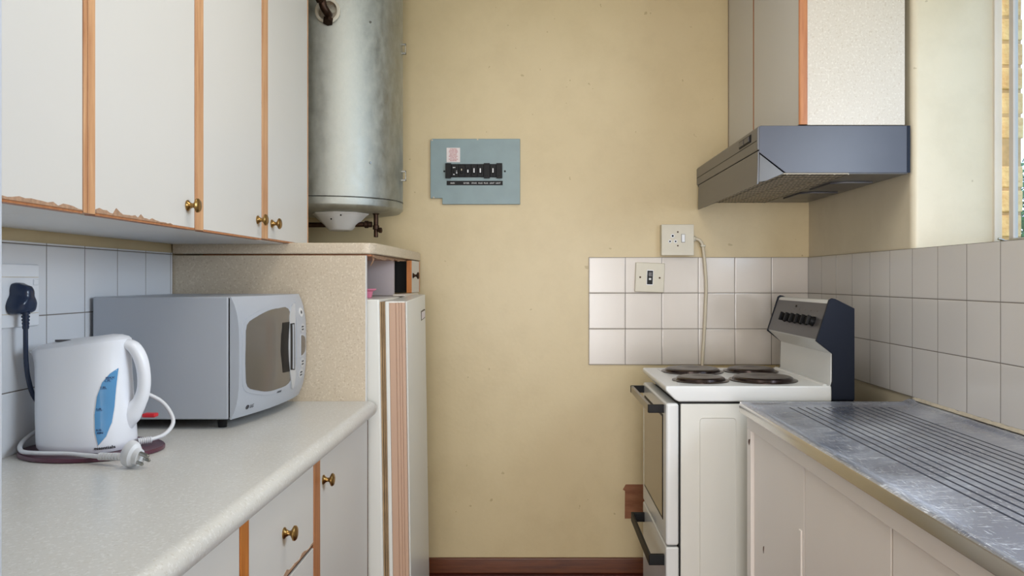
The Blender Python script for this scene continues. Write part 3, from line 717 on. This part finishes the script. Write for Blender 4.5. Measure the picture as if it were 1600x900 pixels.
for i in range(9):
    tall = i in (0, 6, 8); a, b = bx_(xs[i])+.0008, bx_(xs[i+1])-.0008; zt, zb = (bz_(256), bz_(279.3)) if tall else (bz_(258), bz_(276.8))
    br = MB().box(a, b, YB-(.028 if tall else .024), YB-.02, zb, zt).build('breaker', 'black', bk_, bev=.001)
    if tall:
        MB().box(a+.004, b-.004, YB-.030, YB-.028, zb+.01, zt-.01).build('blank_ridge', 'black', br)
    else:
        zc_ = (zt+zb)/2
        tg = MB().box((a+b)/2-.005, (a+b)/2+.005, YB-.033, YB-.024, zc_-.012, zc_+.010).build('toggle', 'black', br, bev=.001)
        if i in (3, 4, 5, 7): MB().box((a+b)/2-.0025, (a+b)/2+.0025, YB-.0345, YB-.033, zc_-.010, zc_+.008 if i != 3 else zc_+.002).build('toggle_mark', 'wprint', tg)
        if i == 1:
            for (u, v_, p, q) in ((-.008, .010, .010, .004), (-.005, .004, .005, .006), (.004, -.004, .005, .003), (.002, -.012, .008, .005), (-.007, -.018, .006, .004)):
                MB().box((a+b)/2+u, (a+b)/2+u+p, YB-.0252, YB-.024, zc_+v_, zc_+v_+q).build('switch_marking', 'wprint', br)
        if i == 2: MB().box((a+b)/2-.002, (a+b)/2+.002, YB-.0345, YB-.033, zc_-.001, zc_+.006).build('toggle_mark', 'caulk', tg)
ls = MB().box(bx_(698.4), bx_(785.6), YB-.0165, YB-.014, bz_(289.8), bz_(283)).build('label_strip', 'black', db, bev=.0006)
for s_, px in (('MAIN', 707.5), ('GEYSER', 729), ('STOVE', 741), ('PLUG', 751), ('PLUG', 759.5), ('LIGHT', 769), ('LIGHT', 778.5)):
    text('lettering', s_, .0078, lambda u, v, d, px=px: (bx_(px)+u*.92, YB-.0165-d, bz_(287.6)+v), 'wprint', ls, 'CENTER', .0001)
for px in (694.5, 789): MB().lathe([(0, .004), (.003, .003)], (bx_(px), YB-.014, bz_(268)), (0, -1, 0), 12).build('screw', 'black', db)
for (px, py) in ((675.5, 219.5), (746.5, 218.2), (678, 309)): MB().lathe([(0, .004), (.0012, .003)], (bx_(px), YB-.014, bz_(py)), (0, -1, 0), 7).build('paint_chip', 'caulk', db)

# ------------------------------------------------------------------ sockets on the back wall
so = thing('wall_socket', 'cream surface box with round three-pin socket and switch, above the back tiles', 'socket', (.585, YB, .16))
MB().box(.5195, .6515, YB-.040, YB, .104, .2275).build('box', 'ivory', so, bev=.003)
MB().box(.5195, .6520, YB-.044, YB-.040, .102, .2285).build('plate', 'ivory', so, bev=.0015)
for x, z, r_ in ((.565, .1815, .0042), (.554, .159, .0034), (.577, .159, .0034)):
    h_ = MB().lathe([(0, r_+.0035), (.0008, r_+.003)], (x, YB-.044, z), (0, -1, 0), 20).build('pin_hole_rim', 'white', so)
    MB().lathe([(0, r_), (.001, r_)], (x, YB-.0445, z), (0, -1, 0), 16).build('pin_hole', 'black', h_)
rk = MB().box(.6, .615, YB-.0465, YB-.044, .155, .1885).build('rocker_frame', 'ctrl', so); MB().box(.6012, .6138, YB-.050, YB-.0465, .1562, .1873).build('rocker', 'white', rk, bev=.001)
for z in (.1975, .1415): MB().lathe([(0, .0035), (.001, .003)], (.586, YB-.044, z), (0, -1, 0), 12).build('screw', 'bronze', so)
sw = thing('isolator_switch', 'cream isolator switch plate with black toggle, tilted on the back tiles', 'switch', (.4755, YB-.006, .0115))
def rot(x, z, a=R(-2.2)): return (.4755+x*math.cos(a)-z*math.sin(a), .0115+x*math.sin(a)+z*math.cos(a))
def rb(hx_, hz_, cx=0, cz=0): return [rot(cx+a, cz+b) for a, b in ((-hx_, -hz_), (hx_, -hz_), (hx_, hz_), (-hx_, hz_))]
MB().prism(rb(.060, .0605), 'y', YB-.020, YB-.0055).build('plate', 'ivory', sw, bev=.003)
a_ = MB().prism(rb(.0135, .031, .0, .0), 'y', YB-.0215, YB-.020).build('toggle_frame', 'white', sw)
b_ = MB().prism(rb(.0115, .028), 'y', YB-.023, YB-.0215).build('toggle_plate', 'black', a_)
MB().prism(rb(.008, .010, 0, .013), 'y', YB-.030, YB-.023).build('toggle', 'ctrl', b_, bev=.002)
MB().prism(rb(.0045, .004, 0, -.006), 'y', YB-.0255, YB-.023).build('toggle_mark', 'wprint', b_)
for x in (-.040, .040):
    p = rot(x, 0); MB().lathe([(0, .004), (.001, .003)], (p[0], YB-.020, p[1]), (0, -1, 0), 12).build('screw', 'bronze', sw)
cc = thing('cooker_cable', 'cream cooker cable dropping from the round-pin socket down behind the stove', 'cable', (.68, YB, .17))
MB().tube([(.652, YB-.02, .171), (.668, YB-.02, .170), (.683, YB-.02, .162), (.692, YB-.02, .145), (.697, YB-.018, .115), (.703, YB-.016, .06), (.708, YB-.015, -.02), (.705, YB-.015, -.12), (.700, YB-.015, -.22), (.693, YB-.015, -.33), (.69, YB-.015, -.45)], .0068, 10).build('flex', 'cream_flex', cc, smooth=True)
MB().lathe([(0, .010), (.008, .012), (.012, .009)], (.652, YB-.02, .171), (1, 0, 0), 14).build('cable_gland', 'ivory', cc, smooth=True)
MB().box(.684, .704, YB-.028, YB, .138, .146).build('cable_clip', 'ivory', cc, bev=.002)
# patch
pa = tag(MB().prism([(.374, -.986), (.375, -.872), (.366, -.866), (.378, -.845), (.53, -.845), (.531, -.986)], 'y', YB-.003, YB-.0003).build('board_patch', 'cardboard'), 'brown board patch on the back wall low beside the stove', 'patch')

# ------------------------------------------------------------------ stove
SY0, SY1 = 2.50, 3.03
st = thing('stove', 'white electric stove with four solid plates and dark control panel, in the back right', 'stove', (.7, 2.76, ZF))
m = MB().box(.458, .93, SY0+.006, SY1-.006, ZF+.03, -.387); m.build('body', 'side_enamel', st, bev=.003)
m = MB()   # pressed rib outline on the near side
rr_ = [(x, z) for x, z in rrect(.575, -.78, .058, .35, .012, 4)]; ri = [(x, z) for x, z in rrect(.575, -.78, .055, .347, .010, 4)]
a_ = [m.bm.verts.new((x, SY0+.0062, z)) for x, z in rr_]; b_ = [m.bm.verts.new((x+(.575-x)*.012, SY0+.0042, z)) for x, z in rr_]; c_ = [m.bm.verts.new((x, SY0+.0062, z)) for x, z in ri]
n_ = len(a_)
for i in range(n_):
    j = (i+1) % n_; m.bm.faces.new((a_[i], a_[j], b_[j], b_[i])); m.bm.faces.new((b_[i], b_[j], c_[j], c_[i]))
m.build('pressed_rib', 'side_enamel', st, smooth=True)
MB().box(.455, .925, SY0+.010, SY1-.010, -.388, -.3805).build('hob_gap', 'black', st)
hob = MB().prism([(.410, -.3305), (.93, -.3305), (.93, -.380), (.452, -.380), (.440, -.374), (.410, -.345)], 'y', SY0, SY1).build('hob', 'white_enamel', st, bev=.005)
for (x, y, r_) in ((.571, 2.895, .101), (.785, 2.905, .088), (.548, 2.640, .083), (.757, 2.650, .101)):
    pt = MB().lathe([(0, r_+.010), (.0025, r_+.010), (.0045, r_+.004), (.0035, r_-.002)], (x, y, -.3305), (0, 0, 1), 56).build('hot_plate', 'ring', hob, smooth=True)
    m = MB().lathe([(0, r_-.001), (.009, r_-.005), (.0125, r_-.012), (.0135, r_-.016), (.0135, .028), (.0125, .026), (.0125, .001)], (x, y, -.3290), (0, 0, 1), 56)
    for f in m.bm.faces:
        if f.calc_center_median().z < -.3182: f.material_index = 1
    m.build('plate_top', 'plate', pt, smooth=True).data.materials.append(M['ring'])
MB().box(.458, .462, SY0+.05, SY1-.05, -.3305, -.3295).build('hob_ridge', 'white_enamel', hob)
MB().prism([(.905, -.3305), (.918, -.3305), (.916, -.3265), (.908, -.3265)], 'y', SY0+.01, SY1-.01).build('hob_ridge', 'white_enamel', hob)
# backsplash with control panel
bs = MB().prism([(.924, -.332), (.928, -.325), (.930, -.230), (.886, -.190), (.884, -.186), (.924, -.066), (.930, -.062), (.948, -.062), (.99, -.085), (.99, -.374), (.924, -.374)], 'y', SY0+.008, SY1-.008).build('splash_panel', 'white_enamel', st, bev=.002)
dx_, dz_ = .037, .112; ln = math.hypot(dx_, dz_); ux, uz = dx_/ln, dz_/ln; nx, nz_ = -uz, ux
def cpp(t, d): return (.8845+ux*t+nx*d, -.1855+uz*t+nz_*d)
cpn = MB().prism([cpp(0, 0), cpp(.118, 0), cpp(.118, .002), cpp(0, .002)], 'y', SY0+.010, SY1-.010).build('control_panel', 'ctrl', bs, bev=.0006)
for i in range(6):
    y = 2.862-.0565*i; p = cpp(.055, .002)
    kb0 = MB().lathe([(0, .0165), (.004, .0165), (.005, .015), (.014, .0135), (.015, .012)], (p[0], y, p[1]), (nx, 0, nz_), 24).build('knob', 'black', cpn, smooth=True)
    q = [cpp(.040, .016), cpp(.070, .016), cpp(.070, .026), cpp(.040, .026)]; MB().prism(q, 'y', y-.004, y+.004).build('knob_grip', 'black', kb0, bev=.001)
    for k in range(3):
        q = [cpp(.088, .0021), cpp(.092, .0021), cpp(.092, .0024), cpp(.088, .0024)]
        MB().prism(q, 'y', y-.004+.004*k-.0012, y-.004+.004*k+.0012).build('dial_mark', 'plate', cpn)
p = cpp(.1, .002); MB().lathe([(0, .004), (.003, .003)], (p[0], 2.79, p[1]), (nx, 0, nz_), 12).build('pilot_light', 'black', cpn)
sp_ = [(.930, -.374), (.9275, -.330), (.9315, -.316), (.9315, -.2305), (.880, -.190), (.9205, -.062), (.929, -.056), (.940, -.058), (1.0, -.088), (1.0, -.374)]
for y in (SY0-.002, SY1-.008): lab(MB().prism(sp_, 'y', y, y+.010).build('side_plate', 'navy', bs, bev=.001), 'dark blue black side plate')
MB().box(.93, 1.0, SY0+.006, SY1-.006, ZF+.03, -.374).build('rear_cover', 'navy', st)
# oven door
MB().box(.452, .458, SY0+.010, SY1-.010, ZF+.05, -.392).build('door_gap', 'black', st)
def od(z, k=.040): return z
m = MB(); 
m.box(.411, .452, SY0, SY1, -.830, -.385)
odr = m.build('oven_door', 'white_enamel', st, bev=.008)
MB().box(.4095, .413, SY0+.055, SY1-.05, -.765, -.428).build('window_frame', 'black', odr, bev=.002)
MB().box(.4085, .4105, SY0+.062, SY1-.057, -.756, -.436).build('oven_window', 'oven_glass', odr, bev=.001)
def bar(parent, zc_, hz_):
    hb = MB().box(.362, .372, SY0+.045, SY1-.03, zc_-hz_, zc_+hz_).build('handle', 'handle_face', parent, bev=.001)
    for a, b in ((SY0+.037, SY0+.052), (SY1-.035, SY1-.02)):
        m_ = MB().box(.361, .414, a, b, zc_-hz_-.001, zc_+hz_+.001); m_.build('handle_end', 'black', hb, bev=.002)
bar(odr, -.408, .012)
bdr = MB().box(.411, .452, SY0, SY1, ZF+.06, -.8345).build('warming_drawer', 'white_enamel', st, bev=.006)
hb = MB()
hb.prism([(.414, -.868), (.414, -.902), (.366, -.902), (.366, -.868)], 'y', SY0+.03, SY0+.045)
hb.prism([(.414, -.868), (.414, -.902), (.366, -.902), (.366, -.868)], 'y', SY1-.045, SY1-.03)
hb.box(.362, .370, SY0+.03, SY1-.03, -.902, -.868); hb.build('drawer_handle', 'black', bdr, bev=.002)
m = MB(); 
for x in (.48, .9):
    for y in (SY0+.03, SY1-.03): MB().lathe([(0, .015), (.032, .015)], (x, y, ZF), (0, 0, 1), 12).build('foot', 'black', st)

# ------------------------------------------------------------------ right wall cabinet and hood
HY0, HY1 = 2.41, YB-.001
rc = thing('wall_cabinet', 'beige two-door wall cabinet with speckled side panel above the extractor hood', 'cabinet', (.96, 2.85, .47))
MB().box(.822, 1.116, HY0, HY1, .468, ZC-.001).build('body', 'lam_pale', rc, bev=.001)
d = MB().box(.803, .8215, 2.936, HY1-.004, .472, ZC-.002).build('door', 'door', rc, bev=.001)
lab(MB().box(.802, .8213, HY1-.004, HY1, .472, ZC-.002).build('edging_strip', 'darkchip', d), 'dark brown edging at the wall')
lab(MB().box(.802, .8213, 2.926, 2.9355, .472, ZC-.002).build('edging_strip', 'edge_red', d), 'orange wooden edging between the doors')
d = MB().box(.803, .8215, HY0+.01, 2.9255, .472, ZC-.002).build('door', 'door', rc, bev=.001)
lab(MB().prism([(.803, HY0+.0098), (.798, HY0+.007), (.797, HY0+.003), (.799, HY0-.001), (.803, HY0-.003), (.8215, HY0-.003), (.8215, HY0+.0098)], 'z', .4695, ZC-.002).build('edging_strip', 'edge_red', d, smooth=True), 'rounded orange brown wooden edging')
ho = thing('extractor_hood', 'dark slate metal extractor hood on the right wall above the stove', 'hood', (.9, 2.85, .32))
hp_ = [(.6775, .462), (.682, .466), (1.1315, .466), (1.1315, .324), (.757, .324), (.677, .386)]
MB().prism(hp_, 'y', HY0, HY0+.004).build('side_panel', 'hood', ho, bev=.001)
MB().prism(hp_, 'y', HY1-.004, HY1).build('side_panel', 'hood', ho, bev=.001)
MB().prism([(.682, .462), (.682, .466), (1.130, .466), (1.130, .462)], 'y', HY0+.004, HY1-.004).build('top_panel', 'hood', ho)
MB().box(1.126, 1.130, HY0+.004, HY1-.004, .325, .462).build('rear_panel', 'hood', ho)
MB().box(1.122, 1.1318, HY0-.001, HY0+.003, .325, .466).build('rear_flange', 'navy', ho)
fa = MB().prism([(.6765, .4645), (.682, .466), (.690, .462), (.684, .398), (.674, .392), (.6715, .398), (.6715, .458)], 'y', HY0+.001, HY1-.001).build('fascia', 'hood_front', ho, bev=.0015)
MB().box(.6708, .672, HY0+.006, HY1-.006, .4205, .4225).build('groove', 'black', fa)
MB().box(.6695, .672, HY0+.07, HY0+.21, .428, .452).build('switch_surround', 'black', fa, bev=.001)
for k in range(2): MB().box(.6665, .6705, HY0+.083+.062*k, HY0+.135+.062*k, .432, .448).build('switch', 'ctrl', fa, bev=.001)
vi = MB().prism([(.6735, .390), (.678, .390), (.6765, .292), (.6705, .288)], 'y', HY0+.002, HY1-.03).build('visor', 'hood_front', ho, bev=.001)
MB().prism([(.679, .382), (.754, .323), (.700, .300), (.677, .296)], 'y', HY0+.003, HY0+.008).build('visor_cheek', 'hood_front', vi, bev=.0015)
MB().prism([(.679, .382), (.754, .323), (.700, .300), (.677, .296)], 'y', HY1-.035, HY1-.03).build('visor_cheek', 'hood_front', vi, bev=.0015)
MB().prism([(.7, .3205), (.95, .3205), (.95, .3245), (.7, .3245)], 'y', HY0+.006, HY1-.006).build('filter', 'filter', ho)
for x in (.762, .83, .905, .948): MB().box(x, x+.0022, HY0+.006, HY1-.006, .3188, .3206).build('filter_wire', 'handle_face', ho)
MB().box(.95, 1.126, HY0+.006, HY1-.006, .3215, .3245).build('rear_tray', 'hood_front', ho)
for a, b in ((2.60, 2.72), (2.90, 3.02)):
    lm = MB().prism([(.97, a+.03), (1.01, a), (1.10, a), (1.10, b+.1), (.97, b+.1)], 'z', .3155, .3215).build('lamp_cover', 'ctrl', ho, bev=.001)

# ------------------------------------------------------------------ steel sink bench with drainer
sb = thing('sink_bench', 'white enamelled steel sink cabinet with scratched stainless drainer top, right foreground', 'sink unit', (.88, 1.5, ZF))
grooves = [.736+.0237*i for i in range(13)]; BY0, BY1 = .55, 2.39
def bz2(x, y):
    z = -.3665
    e = min(1, max(0, (x-.628)/.022)); z = -.362+(-.3665+.362)*e*e*(3-2*e)          # rolled front
    f = min(1, max(0, (BY1-.012-y)/.03)); z = -.362+(z+.362)*f*f*(3-2*f)
    b = min(1, max(0, (x-1.095)/.025)); z += .0085*b*b*(3-2*b)
    if y < 2.315:
        k = min(1, (2.315-y)/.02)
        for g_ in grooves:
            d_ = abs(x-g_)
            if d_ < .003: z -= .0026*k*(1-(d_/.003))
    return z
xs = sorted(set([.614, .617, .622, .628, .632, .636, .640, .644, .650, .68, .71, 1.04, 1.07, 1.095, 1.10, 1.105, 1.11, 1.115, 1.12, 1.1275]+[round(g_+q, 5) for g_ in grooves for q in (-.0118, -.003, -.0015, 0, .0015, .003)]))
ys = [BY0+i*.04 for i in range(44)]+[2.29, 2.295, 2.30, 2.305, 2.31, 2.315, 2.33, 2.345, 2.355, 2.365, 2.372, 2.378, 2.384, BY1]
ys = sorted(set(y for y in ys if y <= BY1))
m = MB()
def edge(x, z): return z-.004*max(0, (.622-x)/.008)**2
g = [[m.bm.verts.new((x, y, edge(x, bz2(x, y)))) for y in ys] for x in xs]
for i in range(len(xs)-1):
    for j in range(len(ys)-1): m.bm.faces.new((g[i][j], g[i+1][j], g[i+1][j+1], g[i][j+1]))
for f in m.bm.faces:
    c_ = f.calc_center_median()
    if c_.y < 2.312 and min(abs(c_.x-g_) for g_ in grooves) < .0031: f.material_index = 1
tp = m.build('drainer_top', 'bench', sb, smooth=True); tp.data.materials.append(M['grime_shade'])  # second slot paints the groove shading dark
m = MB()
pr = [(.6145, -.3655), (.6120, -.370), (.6115, -.392), (.6180, -.394)]
ap = [[m.bm.verts.new((x, y, z)) for y in ys] for x, z in pr]
for p_, q_ in zip(ap, ap[1:]):
    for j in range(len(ys)-1): m.bm.faces.new((p_[j], p_[j+1], q_[j+1], q_[j]))
e0 = [m.bm.verts.new((x, BY1, bz2(x, BY1)-.0002)) for x in xs]; e1 = [m.bm.verts.new((x, BY1+.001, -.392)) for x in xs]
for i in range(len(xs)-1): m.bm.faces.new((e0[i], e1[i], e1[i+1], e0[i+1]))
m.build('rolled_edge', 'bench_edge', sb, smooth=True)
FX = .632
m = MB(); m.box(FX, FX+.02, BY0, 2.378, -.440, -.392)                     # top rail
m.box(FX, FX+.02, 2.338, 2.378, ZF+.08, -.440); m.box(FX, FX+.02, BY0, BY0+.03, ZF+.08, -.440)
m.box(FX, FX+.02, BY0, 2.378, ZF+.08, ZF+.13); m.build('front_frame', 'pink_enamel', sb, bev=.002)
MB().box(FX+.002, 1.12, 2.372, 2.380, ZF+.03, -.392).build('end_panel', 'side_enamel', sb, bev=.001)
MB().box(.70, 1.12, BY0, 2.370, ZF+.1, -.40).build('body', 'pink_enamel', sb)
MB().box(.68, 1.11, BY0+.01, 2.36, ZF, ZF+.1).build('plinth', 'ctrl', sb)
for a, b in ((1.905, 2.336), (1.44, 1.900), (.97, 1.435), (.585, .965)):
    dd = MB().box(FX+.010, FX+.028, a, b, ZF+.131, -.4405).build('door', 'pink_enamel', sb, bev=.003)
    if a > 1: 
        MB().box(FX+.006, FX+.011, a+.012, a+.03, -.95, -.60).build('door_pull', 'pink_enamel', dd, bev=.003)
MB().box(FX+.004, FX+.011, 1.02, 1.10, -.452, -.441).build('catch', 'ctrl', sb, bev=.001)
for y, z, a, b in ((2.352, -.475, .009, .010), (2.240, -.754, .004, .011)):
    xx = FX if y > 2.338 else FX+.010
    MB().prism([(y-a, z+b), (y+a*.7, z+b*.6), (y+a, z-b*.2), (y+a*.2, z-b), (y-a*.4, z-b*.3)], 'x', xx-.001, xx+.001).build('rust_hole', 'darkchip', sb)
